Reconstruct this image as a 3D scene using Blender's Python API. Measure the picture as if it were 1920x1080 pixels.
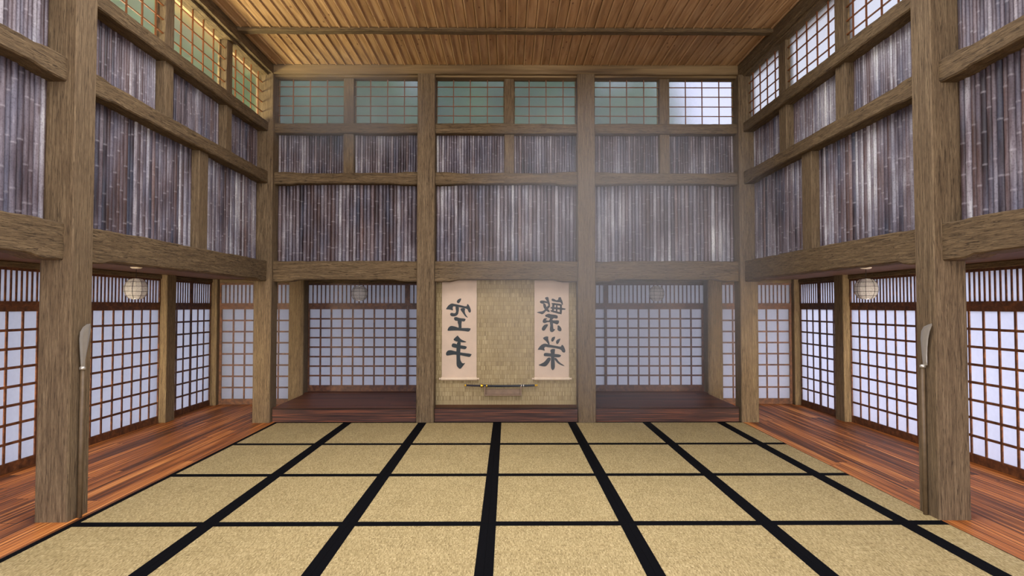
import bpy, bmesh, math, random
from mathutils import Vector, Matrix

for o in list(bpy.data.objects):
    bpy.data.objects.remove(o, do_unlink=True)
SC = bpy.context.scene
COL = SC.collection
R = math.radians

# ---------------------------------------------------------------- camera
F_PX = 1163.0
cam_d = bpy.data.cameras.new('camera')
cam = bpy.data.objects.new('camera', cam_d)
COL.objects.link(cam)
cam_d.sensor_width = 36.0
cam_d.lens = F_PX * 36.0 / 1920.0
cam_d.clip_start = 0.05
cam_d.clip_end = 300
cam.location = (0, 0, 1.8)
cam.rotation_euler = (math.pi / 2 + 0.0293, 0, -0.0071)
SC.camera = cam

# ---------------------------------------------------------------- view, world, lights
vs = SC.view_settings
vs.view_transform = 'Standard'
vs.look = 'None'
vs.gamma = 1.0
vs.use_curve_mapping = False
vs.exposure = 0.0
SC.display_settings.display_device = 'sRGB'
cy = SC.cycles
cy.use_denoising = True
cy.denoiser = 'OPENIMAGEDENOISE'
cy.caustics_reflective = False
cy.caustics_refractive = False
cy.max_bounces = 10
cy.diffuse_bounces = 5
cy.glossy_bounces = 3
cy.transmission_bounces = 6
cy.transparent_max_bounces = 10
cy.volume_bounces = 0
cy.sample_clamp_indirect = 6.0

world = bpy.data.worlds.new('World')
SC.world = world
world.use_nodes = True
wn = world.node_tree
wn.nodes['Background'].inputs['Color'].default_value = (0.75, 0.775, 1.0, 1)
wn.nodes['Background'].inputs['Strength'].default_value = 3.0


def area(name, loc, target, sx, sy, power, col, spread=180):
    d = bpy.data.lights.new(name, 'AREA')
    d.shape = 'RECTANGLE'
    d.size, d.size_y = sx, sy
    d.energy = power
    d.color = col
    d.spread = R(spread)
    o = bpy.data.objects.new(name, d)
    COL.objects.link(o)
    o.location = loc
    v = Vector(target) - Vector(loc)
    o.rotation_euler = v.to_track_quat('-Z', 'Y').to_euler()
    return o


# unseen fill lamp added behind the camera to brighten the hall
area('front_fill_light', (0, -9.0, 3.2), (0, 9, 3.2), 9.0, 5.0, 1000, (1.0, 0.94, 0.86))
# fill lamp added overhead, out of view, to brighten the mats
area('overhead_fill_light', (-0.4, 4.9, 6.1), (-0.4, 6.2, 0), 4.6, 4.6, 240, (1.0, 0.95, 0.86))
# added lamps outside the high windows, standing in for bounced sun
area('left_window_fill', (-6.2, 7.3, 3.95), (-2.6, 7.5, 5.55), 5.0, 0.9, 2100, (1.0, 0.82, 0.56))
area('right_window_fill', (4.96, 7.2, 2.95), (3.0, 7.2, 5.9), 5.0, 0.9, 130, (1.0, 0.90, 0.82))
# warm lamps added in the aisles, out of view, to light the posts
area('left_aisle_fill', (-4.85, 3.9, 0.95), (-5.0, 10, 0.9), 0.5, 1.5, 30, (1.0, 0.84, 0.58), 40)
area('right_aisle_fill', (4.81, 3.9, 0.95), (4.96, 10, 0.9), 0.5, 1.5, 30, (1.0, 0.86, 0.66), 40)


# ---------------------------------------------------------------- material helpers
def srgb(r, g, b):
    def f(c):
        c /= 255.0
        return c / 12.92 if c <= 0.04045 else ((c + 0.055) / 1.055) ** 2.4
    return (f(r), f(g), f(b), 1.0)


class NT:
    def __init__(s, name):
        s.m = bpy.data.materials.new(name)
        s.m.use_nodes = True
        s.t = s.m.node_tree
        s.t.nodes.clear()
        s.out = s.n('ShaderNodeOutputMaterial')

    def n(s, typ, **kw):
        nd = s.t.nodes.new(typ)
        for k, v in kw.items():
            setattr(nd, k, v)
        return nd

    def l(s, a, b):
        s.t.links.new(a, b)

    def coord(s, scale=(1, 1, 1), rand=True, kind='Object'):
        tc = s.n('ShaderNodeTexCoord')
        src = tc.outputs[kind]
        if rand:
            oi = s.n('ShaderNodeObjectInfo')
            mul = s.n('ShaderNodeVectorMath', operation='SCALE')
            mul.inputs[0].default_value = (37.0, 53.0, 71.0)
            s.l(oi.outputs['Random'], mul.inputs['Scale'])
            ad = s.n('ShaderNodeVectorMath', operation='ADD')
            s.l(src, ad.inputs[0])
            s.l(mul.outputs[0], ad.inputs[1])
            src = ad.outputs[0]
        mp = s.n('ShaderNodeMapping')
        mp.inputs['Scale'].default_value = scale
        s.l(src, mp.inputs['Vector'])
        return mp.outputs[0]

    def noise(s, vec, scale=5, detail=4, rough=0.55, dist=0.0):
        nd = s.n('ShaderNodeTexNoise')
        nd.inputs['Scale'].default_value = scale
        nd.inputs['Detail'].default_value = detail
        nd.inputs['Roughness'].default_value = rough
        nd.inputs['Distortion'].default_value = dist
        if vec is not None:
            s.l(vec, nd.inputs['Vector'])
        return nd.outputs['Fac']

    def ramp(s, fac, stops):
        nd = s.n('ShaderNodeValToRGB')
        e = nd.color_ramp.elements
        while len(e) < len(stops):
            e.new(0.5)
        for i, (p, c) in enumerate(stops):
            e[i].position = p
            e[i].color = c if len(c) == 4 else (*c, 1)
        s.l(fac, nd.inputs['Fac'])
        return nd.outputs['Color']

    def mix(s, fac, a, b, mode='MIX'):
        nd = s.n('ShaderNodeMix', data_type='RGBA', blend_type=mode)
        for val, sock in ((fac, nd.inputs[0]), (a, nd.inputs[6]), (b, nd.inputs[7])):
            if hasattr(val, 'is_linked') or hasattr(val, 'links'):
                s.l(val, sock)
            else:
                sock.default_value = val
        return nd.outputs[2]

    def math(s, op, a, b=None, c=None):
        nd = s.n('ShaderNodeMath', operation=op)
        for i, v in enumerate((a, b, c)):
            if v is None:
                continue
            if hasattr(v, 'links'):
                s.l(v, nd.inputs[i])
            else:
                nd.inputs[i].default_value = v
        return nd.outputs[0]

    def bump(s, height, strength=0.3, dist=0.01):
        nd = s.n('ShaderNodeBump')
        nd.inputs['Strength'].default_value = strength
        nd.inputs['Distance'].default_value = dist
        s.l(height, nd.inputs['Height'])
        return nd.outputs[0]

    def principled(s, color, rough=0.7, metal=0.0, normal=None, spec=0.4):
        p = s.n('ShaderNodeBsdfPrincipled')
        for val, key in ((color, 'Base Color'), (rough, 'Roughness'), (metal, 'Metallic')):
            if hasattr(val, 'links'):
                s.l(val, p.inputs[key])
            else:
                p.inputs[key].default_value = val
        p.inputs['Specular IOR Level'].default_value = spec
        if normal is not None:
            s.l(normal, p.inputs['Normal'])
        s.l(p.outputs[0], s.out.inputs['Surface'])
        return p


def grainscale(axis, along, across):
    v = [across] * 3
    v[axis] = along
    return tuple(v)


def mat_timber(name, axis, dark, mid, light, crack=(0.03, 0.018, 0.008, 1), bumpy=0.6, wav=0.0, fine=1.0):
    """weathered timber, grain along the given local axis"""
    t = NT(name)
    v1 = t.coord(grainscale(axis, 2.6, 60 * fine))
    v2 = t.coord(grainscale(axis, 13.0, 240 * fine))
    v3 = t.coord((1.1, 1.1, 1.1))
    v4 = t.coord(grainscale(axis, 7.0, 125 * fine))
    g1 = t.noise(v1, 1.0, 5, 0.6, wav)
    g2 = t.noise(v2, 1.0, 4, 0.65, wav * 0.5)
    big = t.noise(v3, 1.0, 3, 0.5)
    base = t.ramp(g1, [(0.28, dark), (0.5, mid), (0.75, light)])
    base = t.mix(t.math('MULTIPLY', big, 0.55), base, mid)
    fine_c = t.ramp(g2, [(0.32, (0.45, 0.42, 0.38, 1)), (0.58, (1.12, 1.1, 1.06, 1))])
    base = t.mix(0.8, base, fine_c, 'MULTIPLY')
    g3 = t.noise(v4, 1.0, 3, 0.6, 0.4 + wav)
    cr = t.ramp(g3, [(0.35, (1, 1, 1, 1)), (0.41, (0, 0, 0, 1))])
    base = t.mix(t.math('MULTIPLY', cr, 0.7), base, crack)
    h = t.math('SUBTRACT', t.math('ADD', t.math('MULTIPLY', g2, 0.6), g1), t.math('MULTIPLY', cr, 0.8))
    t.principled(base, 0.82, 0, t.bump(h, bumpy, 0.006), 0.25)
    return t.m


D_, M_, L_ = srgb(77, 62, 44), srgb(110, 92, 67), srgb(142, 123, 93)
TIMBER = [mat_timber('weathered_timber_' + 'xyz'[a], a, D_, M_, L_) for a in range(3)]
# horizontal beams: rougher, wavy grain
BEAM = [mat_timber('rough_beam_timber_' + 'xyz'[a], a, srgb(72, 57, 39), srgb(104, 86, 60), srgb(136, 115, 84), bumpy=0.9, wav=0.9, fine=0.7) for a in range(3)]


def mat_smoothbeam():
    t = NT('planed_top_beam')
    v = t.coord((0.7, 8, 9))
    g = t.noise(v, 1.0, 3, 0.5, 0.6)
    v2 = t.coord((1.2, 40, 40))
    g2 = t.noise(v2, 1.0, 3, 0.5)
    c = t.ramp(g, [(0.3, srgb(84, 66, 44)), (0.5, srgb(120, 98, 66)), (0.7, srgb(148, 124, 86))])
    c = t.mix(0.35, c, t.ramp(g2, [(0.3, (0.6, 0.55, 0.5, 1)), (0.6, (1, 1, 1, 1))]), 'MULTIPLY')
    t.principled(c, 0.75, 0, t.bump(g, 0.2, 0.004), 0.25)
    return t.m


M_TOP = mat_smoothbeam()


def mat_shoji_wood():
    t = NT('red_brown_lattice_wood')
    v = t.coord((14, 14, 14))
    g = t.noise(v, 1.0, 4, 0.6, 0.5)
    c = t.ramp(g, [(0.3, srgb(54, 28, 16)), (0.5, srgb(84, 49, 28)), (0.72, srgb(118, 74, 42))])
    t.principled(c, 0.5, 0, t.bump(g, 0.15, 0.002), 0.4)
    return t.m


M_SHOJI = mat_shoji_wood()


def mat_paper():
    t = NT('white_shoji_paper')
    v = t.coord((1, 1, 1), rand=False)
    g = t.noise(v, 22, 4, 0.6)
    c = t.ramp(g, [(0.3, (0.71, 0.71, 0.73, 1)), (0.7, (0.75, 0.75, 0.77, 1))])
    d = t.n('ShaderNodeBsdfDiffuse')
    tr = t.n('ShaderNodeBsdfTranslucent')
    t.l(c, d.inputs[0])
    t.l(c, tr.inputs[0])
    mx = t.n('ShaderNodeMixShader')
    mx.inputs[0].default_value = 0.92
    t.l(d.outputs[0], mx.inputs[1])
    t.l(tr.outputs[0], mx.inputs[2])
    t.l(mx.outputs[0], t.out.inputs['Surface'])
    return t.m


M_PAPER = mat_paper()


def mat_floor(name, axis, stops, pitch=0.125, rough=0.35, seed=0.0):
    """stained boards running along local axis 0 or 1"""
    t = NT(name)
    tc = t.n('ShaderNodeTexCoord')
    sp = t.n('ShaderNodeSeparateXYZ')
    t.l(tc.outputs['Object'], sp.inputs[0])
    u = sp.outputs[1 - axis]      # across the boards
    w = sp.outputs[axis]          # along the boards
    k = t.math('DIVIDE', u, pitch)
    idx = t.math('FLOOR', k)
    fr = t.math('FRACT', k)
    wn_ = t.n('ShaderNodeTexWhiteNoise', noise_dimensions='1D')
    t.l(t.math('ADD', idx, 17.3 + seed), wn_.inputs['W'])
    rnd = wn_.outputs['Value']
    # cross joints
    kl = t.math('ADD', t.math('DIVIDE', w, 3.4), t.math('MULTIPLY', rnd, 7.0))
    seg = t.math('FLOOR', kl)
    fl = t.math('FRACT', kl)
    wn2 = t.n('ShaderNodeTexWhiteNoise', noise_dimensions='2D')
    cb = t.n('ShaderNodeCombineXYZ')
    t.l(idx, cb.inputs[0])
    t.l(seg, cb.inputs[1])
    t.l(cb.outputs[0], wn2.inputs['Vector'])
    r2 = wn2.outputs['Value']
    # streaky grain
    cb2 = t.n('ShaderNodeCombineXYZ')
    t.l(t.math('MULTIPLY', u, 34.0), cb2.inputs[0])
    t.l(t.math('MULTIPLY', w, 0.45), cb2.inputs[1])
    t.l(t.math('MULTIPLY', r2, 31.0), cb2.inputs[2])
    g = t.noise(cb2.outputs[0], 1.0, 5, 0.6, 0.3)
    cb3 = t.n('ShaderNodeCombineXYZ')
    t.l(t.math('MULTIPLY', u, 120.0), cb3.inputs[0])
    t.l(t.math('MULTIPLY', w, 2.0), cb3.inputs[1])
    g2 = t.noise(cb3.outputs[0], 1.0, 3, 0.6)
    m = t.math('ADD', t.math('MULTIPLY', g, 0.88), t.math('MULTIPLY', r2, 0.16))
    c = t.ramp(t.math('SUBTRACT', m, 0.0), stops)
    c = t.mix(0.5, c, t.ramp(g2, [(0.3, (0.55, 0.5, 0.5, 1)), (0.6, (1.1, 1.1, 1.1, 1))]), 'MULTIPLY')
    e1 = t.math('LESS_THAN', fr, 0.035)
    e2 = t.math('LESS_THAN', fl, 0.0025)
    gap = t.math('MAXIMUM', e1, e2)
    c = t.mix(t.math('MULTIPLY', gap, 0.85), c, (0.012, 0.006, 0.003, 1))
    h = t.math('SUBTRACT', t.math('MULTIPLY', g2, 0.15), gap)
    t.principled(c, rough, 0, t.bump(h, 0.35, 0.004), 0.2)
    return t.m


M_FLOOR = mat_floor('orange_brown_floorboards', 1,
                    [(0.34, srgb(70, 42, 24)), (0.47, srgb(124, 72, 36)), (0.57, srgb(182, 106, 48)), (0.70, srgb(236, 158, 84))], 0.14, 0.5)
M_PLAT = mat_floor('dark_red_platform_boards', 0,
                   [(0.30, srgb(54, 30, 20)), (0.48, srgb(84, 48, 31)), (0.62, srgb(108, 64, 40)), (0.78, srgb(146, 88, 52))], 0.16, 0.5, 5.0)


def mat_riser():
    t = NT('dark_red_riser_boards')
    v = t.coord((1.0, 1.0, 60.0), rand=False)
    g = t.noise(v, 1.0, 3, 0.6, 0.1)
    c = t.ramp(g, [(0.34, srgb(42, 25, 20)), (0.5, srgb(72, 44, 33)), (0.68, srgb(128, 72, 44))])
    t.principled(c, 0.6, 0, None, 0.3)
    return t.m


M_RISER = mat_riser()


def mat_ceiling():
    t = NT('knotty_ceiling_boards')
    tc = t.n('ShaderNodeTexCoord')
    sp = t.n('ShaderNodeSeparateXYZ')
    t.l(tc.outputs['Object'], sp.inputs[0])
    idx = t.math('FLOOR', t.math('DIVIDE', sp.outputs[0], 0.134))
    w1 = t.n('ShaderNodeTexWhiteNoise', noise_dimensions='1D')
    t.l(idx, w1.inputs['W'])
    cb = t.n('ShaderNodeCombineXYZ')
    t.l(t.math('MULTIPLY', sp.outputs[0], 16.0), cb.inputs[0])
    t.l(t.math('MULTIPLY', sp.outputs[1], 1.1), cb.inputs[1])
    t.l(t.math('MULTIPLY', w1.outputs['Value'], 40.0), cb.inputs[2])
    g = t.noise(cb.outputs[0], 1.0, 4, 0.55, 0.8)
    c = t.ramp(g, [(0.3, srgb(150, 116, 78)), (0.5, srgb(184, 147, 104)), (0.7, srgb(206, 172, 130))])
    # tone per board
    c = t.mix(0.45, c, t.ramp(w1.outputs['Value'], [(0.0, (0.70, 0.66, 0.62, 1)), (1.0, (1.1, 1.08, 1.05, 1))]), 'MULTIPLY')
    # knots
    vo = t.n('ShaderNodeTexVoronoi')
    vo.inputs['Scale'].default_value = 1.0
    cb2 = t.n('ShaderNodeCombineXYZ')
    t.l(t.math('MULTIPLY', sp.outputs[0], 9.0), cb2.inputs[0])
    t.l(t.math('MULTIPLY', sp.outputs[1], 3.6), cb2.inputs[1])
    t.l(cb2.outputs[0], vo.inputs['Vector'])
    kn = t.ramp(vo.outputs['Distance'], [(0.06, (1, 1, 1, 1)), (0.13, (0, 0, 0, 1))])
    c = t.mix(t.math('MULTIPLY', kn, 0.75), c, srgb(84, 46, 22))
    fr = t.math('FRACT', t.math('DIVIDE', t.math('ADD', sp.outputs[0], 4.15), 0.134))
    bead = t.math('GREATER_THAN', fr, 0.81)
    c = t.mix(t.math('MULTIPLY', bead, 0.3), c, srgb(222, 186, 140))  # beads mixed paler, painting in the highlight along each joint
    t.principled(c, 0.6, 0, t.bump(g, 0.15, 0.004), 0.3)
    return t.m


M_CEIL = mat_ceiling()


def mat_bamboo():
    t = NT('weathered_bamboo_canes')
    at = t.n('ShaderNodeAttribute', attribute_name='cane')
    sp = t.n('ShaderNodeSeparateColor')
    t.l(at.outputs['Color'], sp.inputs[0])
    tone, ring, hue = sp.outputs[0], sp.outputs[1], sp.outputs[2]
    v = t.coord((26, 26, 2.4))
    n1 = t.noise(v, 1.0, 5, 0.65, 0.3)
    v2 = t.coord((1.5, 1.5, 1.1))
    n2 = t.noise(v2, 1.0, 3, 0.5)
    v3 = t.coord((60, 60, 60))
    n3 = t.noise(v3, 1.0, 3, 0.6)
    f = t.math('ADD', t.math('MULTIPLY', tone, 0.62), t.math('MULTIPLY', t.math('SUBTRACT', n1, 0.5), 0.9))
    f = t.math('ADD', f, t.math('MULTIPLY', t.math('SUBTRACT', n2, 0.48), 1.3))
    c = t.ramp(f, [(0.0, srgb(40, 31, 34)), (0.22, srgb(74, 62, 65)), (0.45, srgb(110, 100, 103)), (0.7, srgb(156, 151, 152)), (1.0, srgb(216, 216, 210))])
    c = t.mix(t.math('MULTIPLY', hue, 0.55), c, srgb(138, 102, 78))
    vb = t.coord((7, 7, 1.3))
    nb = t.ramp(t.noise(vb, 1.0, 3, 0.5), [(0.45, (0, 0, 0, 1)), (0.7, (1, 1, 1, 1))])
    c = t.mix(t.math('MULTIPLY', nb, 0.25), c, srgb(104, 120, 144))
    c = t.mix(t.math('MULTIPLY', ring, t.math('MULTIPLY', n2, 0.5)), c, srgb(190, 184, 184))
    sk = t.ramp(n3, [(0.36, (0.5, 0.45, 0.45, 1)), (0.5, (1, 1, 1, 1))])
    c = t.mix(0.6, c, sk, 'MULTIPLY')
    t.principled(c, 0.45, 0, t.bump(n1, 0.3, 0.003), 0.4)
    return t.m


M_BAMBOO = mat_bamboo()


def mat_tatami():
    t = NT('woven_straw_mat')
    tc = t.n('ShaderNodeTexCoord')
    oi = t.n('ShaderNodeObjectInfo')
    sp = t.n('ShaderNodeSeparateXYZ')
    t.l(tc.outputs['Object'], sp.inputs[0])
    x, y = sp.outputs[0], sp.outputs[1]
    rows = t.math('MULTIPLY', y, 42.0)
    ridx = t.math('FLOOR', rows)
    rf = t.math('FRACT', rows)
    cb = t.n('ShaderNodeCombineXYZ')
    t.l(t.math('MULTIPLY', x, 95.0), cb.inputs[0])
    t.l(t.math('ADD', t.math('MULTIPLY', ridx, 3.7), t.math('MULTIPLY', oi.outputs['Random'], 90.0)), cb.inputs[1])
    strands = t.noise(cb.outputs[0], 1.0, 2, 0.6)
    cb2 = t.n('ShaderNodeCombineXYZ')
    t.l(t.math('MULTIPLY', x, 5.0), cb2.inputs[0])
    t.l(t.math('MULTIPLY', y, 3.0), cb2.inputs[1])
    t.l(t.math('MULTIPLY', oi.outputs['Random'], 90.0), cb2.inputs[2])
    big = t.noise(cb2.outputs[0], 1.0, 5, 0.65)
    c = t.ramp(strands, [(0.28, srgb(132, 113, 70)), (0.5, srgb(182, 161, 110)), (0.74, srgb(222, 202, 150))])
    c = t.mix(0.5, c, t.ramp(big, [(0.3, (0.82, 0.80, 0.70, 1)), (0.7, (1.12, 1.1, 1.05, 1))]), 'MULTIPLY')
    seam = t.math('LESS_THAN', rf, 0.16)
    c = t.mix(t.math('MULTIPLY', seam, 0.5), c, srgb(96, 76, 44))
    hh = t.math('SINE', t.math('MULTIPLY', rf, math.pi))
    h = t.math('ADD', hh, t.math('MULTIPLY', strands, 0.8))
    t.principled(c, 0.7, 0, t.bump(h, 0.5, 0.004), 0.25)
    return t.m


M_TATAMI = mat_tatami()


def mat_strawwall():
    t = NT('straw_wall_matting')
    tc = t.n('ShaderNodeTexCoord')
    sp = t.n('ShaderNodeSeparateXYZ')
    t.l(tc.outputs['Object'], sp.inputs[0])
    x, z = sp.outputs[0], sp.outputs[2]
    rows = t.math('MULTIPLY', z, 14.5)
    ridx = t.math('FLOOR', rows)
    rf = t.math('FRACT', rows)
    cb = t.n('ShaderNodeCombineXYZ')
    t.l(t.math('MULTIPLY', x, 80.0), cb.inputs[0])
    t.l(t.math('MULTIPLY', ridx, 5.3), cb.inputs[1])
    s1 = t.noise(cb.outputs[0], 1.0, 2, 0.7)
    big = t.noise(t.coord((2, 2, 2), rand=False), 1.0, 4, 0.6)
    c = t.ramp(s1, [(0.3, srgb(122, 104, 72)), (0.5, srgb(158, 139, 100)), (0.72, srgb(188, 170, 128))])
    c = t.mix(0.6, c, t.ramp(big, [(0.3, (0.8, 0.77, 0.72, 1)), (0.7, (1.08, 1.08, 1.05, 1))]), 'MULTIPLY')
    seam = t.ramp(rf, [(0.0, (1, 1, 1, 1)), (0.16, (0, 0, 0, 1))])
    c = t.mix(t.math('MULTIPLY', seam, 0.4), c, srgb(96, 76, 46))
    t.principled(c, 0.8, 0, t.bump(s1, 0.4, 0.004), 0.2)
    return t.m


M_STRAW = mat_strawwall()


def mat_plain(name, col, rough=0.6, metal=0.0, var=0.0, scale=20.0, spec=0.4):
    t = NT(name)
    v = t.coord((1, 1, 1))
    g = t.noise(v, scale, 3, 0.6)
    lo = tuple(c * (1 - var) for c in col[:3]) + (1,)
    hi = tuple(min(1, c * (1 + var)) for c in col[:3]) + (1,)
    t.principled(t.ramp(g, [(0.3, lo), (0.7, hi)]), rough, metal, None, spec)
    return t.m


M_BORDER = mat_plain('black_border_cloth', srgb(4, 4, 6), 0.95, 0, 0.35, 60, 0.1)
M_INK = mat_plain('dark_grey_ink', srgb(42, 48, 48), 0.7, 0, 0.1)
M_SCROLL = mat_plain('aged_cream_scroll_paper', srgb(200, 176, 150), 0.8, 0, 0.06, 5)
M_ROLLER = mat_plain('pale_wooden_roller', srgb(216, 192, 160), 0.5, 0, 0.08, 12)
M_BLACK = mat_plain('black_lacquer', srgb(30, 34, 40), 0.25, 0, 0.1)
M_WRAP = mat_plain('dark_handle_wrap', srgb(36, 32, 40), 0.7, 0, 0.4, 90)
M_GOLD = mat_plain('gilt_brass', srgb(214, 170, 50), 0.3, 1.0, 0.1)
M_STEEL = mat_plain('polished_steel', srgb(196, 190, 176), 0.34, 0.7, 0.05)
M_WIRE = mat_plain('black_wire', srgb(14, 12, 12), 0.5, 0.3, 0.1)
M_SHAFT = mat_plain('brown_shaft_wood', srgb(98, 80, 56), 0.55, 0, 0.2, 14)
M_RACK = mat_plain('dull_brown_rack_wood', srgb(128, 104, 80), 0.65, 0, 0.15, 10)
M_DARKWALL = mat_plain('dark_backing_boards', srgb(58, 46, 36), 0.8, 0, 0.2, 6)
M_AISLECEIL = mat_plain('brown_aisle_ceiling_boards', srgb(112, 78, 48), 0.7, 0, 0.25, 6)
M_WINBAR = mat_plain('orange_brown_window_bar', srgb(112, 64, 28), 0.5, 0, 0.2, 14)
M_GROUND = mat_plain('pale_courtyard_gravel', srgb(186, 182, 176), 0.9, 0, 0.12, 30)
M_LEAF = mat_plain('green_foliage', srgb(128, 166, 106), 0.7, 0, 0.35, 1.2)
M_BARK = mat_plain('grey_brown_bark', srgb(96, 82, 66), 0.9, 0, 0.3, 10)


def mat_lantern():
    t = NT('white_lantern_paper')
    g = t.noise(t.coord((1, 1, 1)), 60, 4, 0.6)
    c = t.ramp(g, [(0.3, (0.62, 0.58, 0.54, 1)), (0.7, (0.86, 0.83, 0.79, 1))])
    d = t.n('ShaderNodeBsdfDiffuse')
    tr = t.n('ShaderNodeBsdfTranslucent')
    t.l(c, d.inputs[0])
    t.l(c, tr.inputs[0])
    mx = t.n('ShaderNodeMixShader')
    mx.inputs[0].default_value = 0.5
    t.l(d.outputs[0], mx.inputs[1])
    t.l(tr.outputs[0], mx.inputs[2])
    tp = t.n('ShaderNodeBsdfTransparent')
    m2 = t.n('ShaderNodeMixShader')
    m2.inputs[0].default_value = 0.08
    t.l(mx.outputs[0], m2.inputs[1])
    t.l(tp.outputs[0], m2.inputs[2])
    t.l(m2.outputs[0], t.out.inputs['Surface'])
    return t.m


M_LANTERN = mat_lantern()


def mat_glass(name, rough, clear, tint, milky):
    t = NT(name)
    r = t.n('ShaderNodeBsdfRefraction')
    r.inputs['Color'].default_value = tint
    r.inputs['Roughness'].default_value = rough
    r.inputs['IOR'].default_value = 1.12
    g = t.noise(t.coord((1, 1, 1), rand=False), 85, 3, 0.7)
    t.l(t.bump(g, 0.5, 0.01), r.inputs['Normal'])
    tp = t.n('ShaderNodeBsdfTransparent')
    tp.inputs['Color'].default_value = tint
    m = t.n('ShaderNodeMixShader')
    m.inputs[0].default_value = clear
    t.l(r.outputs[0], m.inputs[1])
    t.l(tp.outputs[0], m.inputs[2])
    tr = t.n('ShaderNodeBsdfTranslucent')
    tr.inputs['Color'].default_value = (0.85, 0.87, 0.87, 1)
    m2 = t.n('ShaderNodeMixShader')
    m2.inputs[0].default_value = milky
    t.l(m.outputs[0], m2.inputs[1])
    t.l(tr.outputs[0], m2.inputs[2])
    t.l(m2.outputs[0], t.out.inputs['Surface'])
    return t.m


M_GLASS_SIDE = mat_glass('frosted_side_glass', 0.45, 0.6, (0.60, 0.60, 0.58, 1), 0.08)
M_GLASS_LEFT = mat_glass('frosted_grey_green_glass', 0.4, 0.55, (0.86, 0.90, 0.86, 1), 0.006)
M_GLASS_BACK = mat_glass('grainy_frosted_glass', 0.16, 0.15, (0.66, 0.66, 0.67, 1), 0.16)


# ---------------------------------------------------------------- mesh helpers
def bm_box(bm, x0, x1, y0, y1, z0, z1, bev=0.0):
    vs_ = [bm.verts.new((x, y, z)) for z in (z0, z1) for y in (y0, y1) for x in (x0, x1)]
    q = [(0, 2, 3, 1), (4, 5, 7, 6), (0, 1, 5, 4), (2, 6, 7, 3), (0, 4, 6, 2), (1, 3, 7, 5)]
    fs = [bm.faces.new([vs_[i] for i in f]) for f in q]
    if bev > 0:
        es = list({e for f in fs for e in f.edges})
        bmesh.ops.bevel(bm, geom=es, offset=bev, segments=1, affect='EDGES', profile=0.5)


def bm_tube(bm, pts, rad, seg=8, close=False, caps=True):
    pts = [Vector(p) for p in pts]
    n = len(pts)
    rings = []
    up = None
    for i, p in enumerate(pts):
        if close:
            d = (pts[(i + 1) % n] - pts[i - 1]).normalized()
        else:
            a = pts[max(i - 1, 0)]
            b = pts[min(i + 1, n - 1)]
            d = (b - a).normalized()
        if up is None:
            up = Vector((0, 0, 1)) if abs(d.z) < 0.9 else Vector((1, 0, 0))
        s = d.cross(up).normalized()
        u = s.cross(d).normalized()
        up = u
        r = rad[i] if isinstance(rad, (list, tuple)) else rad
        rings.append([bm.verts.new(p + (s * math.cos(2 * math.pi * k / seg) + u * math.sin(2 * math.pi * k / seg)) * r) for k in range(seg)])
    m = n if close else n - 1
    for i in range(m):
        a, b = rings[i], rings[(i + 1) % n]
        for k in range(seg):
            bm.faces.new((a[k], a[(k + 1) % seg], b[(k + 1) % seg], b[k]))
    if caps and not close:
        bm.faces.new(rings[0])
        bm.faces.new(list(reversed(rings[-1])))


def bm_lathe(bm, prof, seg=24, axis='z', c=(0, 0, 0)):
    rings = []
    for r, h in prof:
        ring = []
        for k in range(seg):
            a = 2 * math.pi * k / seg
            p = (r * math.cos(a), r * math.sin(a), h)
            if axis == 'x':
                p = (h, r * math.cos(a), r * math.sin(a))
            ring.append(bm.verts.new(Vector(p) + Vector(c)))
        rings.append(ring)
    for a, b in zip(rings, rings[1:]):
        for k in range(seg):
            bm.faces.new((a[k], a[(k + 1) % seg], b[(k + 1) % seg], b[k]))
    if prof[0][0] > 1e-5:
        bm.faces.new(rings[0])
    if prof[-1][0] > 1e-5:
        bm.faces.new(rings[-1])


def mk(name, bm, mat, parent=None, loc=(0, 0, 0), smooth=False):
    bmesh.ops.recalc_face_normals(bm, faces=bm.faces[:])
    me = bpy.data.meshes.new(name)
    bm.to_mesh(me)
    bm.free()
    me.materials.append(mat)
    if smooth:
        for p in me.polygons:
            p.use_smooth = True
    o = bpy.data.objects.new(name, me)
    COL.objects.link(o)
    o.location = loc
    if parent is not None:
        o.parent = parent
    return o


def tag(o, label=None, cat=None, group=None, kind=None):
    if label:
        o['label'] = label
    if cat:
        o['category'] = cat
    if group:
        o['group'] = group
    if kind:
        o['kind'] = kind
    return o


def empty(name, loc=(0, 0, 0), rz=0.0):
    o = bpy.data.objects.new(name, None)
    o.empty_display_size = 0.1
    COL.objects.link(o)
    o.location = loc
    o.rotation_euler = (0, 0, rz)
    return o


def box_obj(name, x0, x1, y0, y1, z0, z1, mat, parent=None, bev=0.0, base=True):
    """one box mesh, origin at the middle of its base"""
    cx, cy_, cz = (x0 + x1) / 2, (y0 + y1) / 2, z0
    bm = bmesh.new()
    bm_box(bm, x0 - cx, x1 - cx, y0 - cy_, y1 - cy_, 0, z1 - z0, bev)
    return mk(name, bm, mat, parent, (cx, cy_, cz))


# ---------------------------------------------------------------- dimensions
XM = -0.02                     # middle of the hall
PX = [-3.9435, -1.4150, 1.0970, 3.6340]   # left edges of the back row pillars
PW = 0.274
YP = 9.65                      # front face of the back row
YN = 5.245                     # front face of the near pillars
ZC = 5.60                      # ceiling
WL, WR = -3.745, 3.705         # inner faces of beams on the side walls
YB = 9.725                     # front face of the beams on the back wall
SL, SR = -5.40, 5.36           # shoji planes of the aisles
YEND = 1.0                     # where the modelled side walls stop, beside the camera
ZA = 2.29                      # ceiling of the aisles

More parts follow.
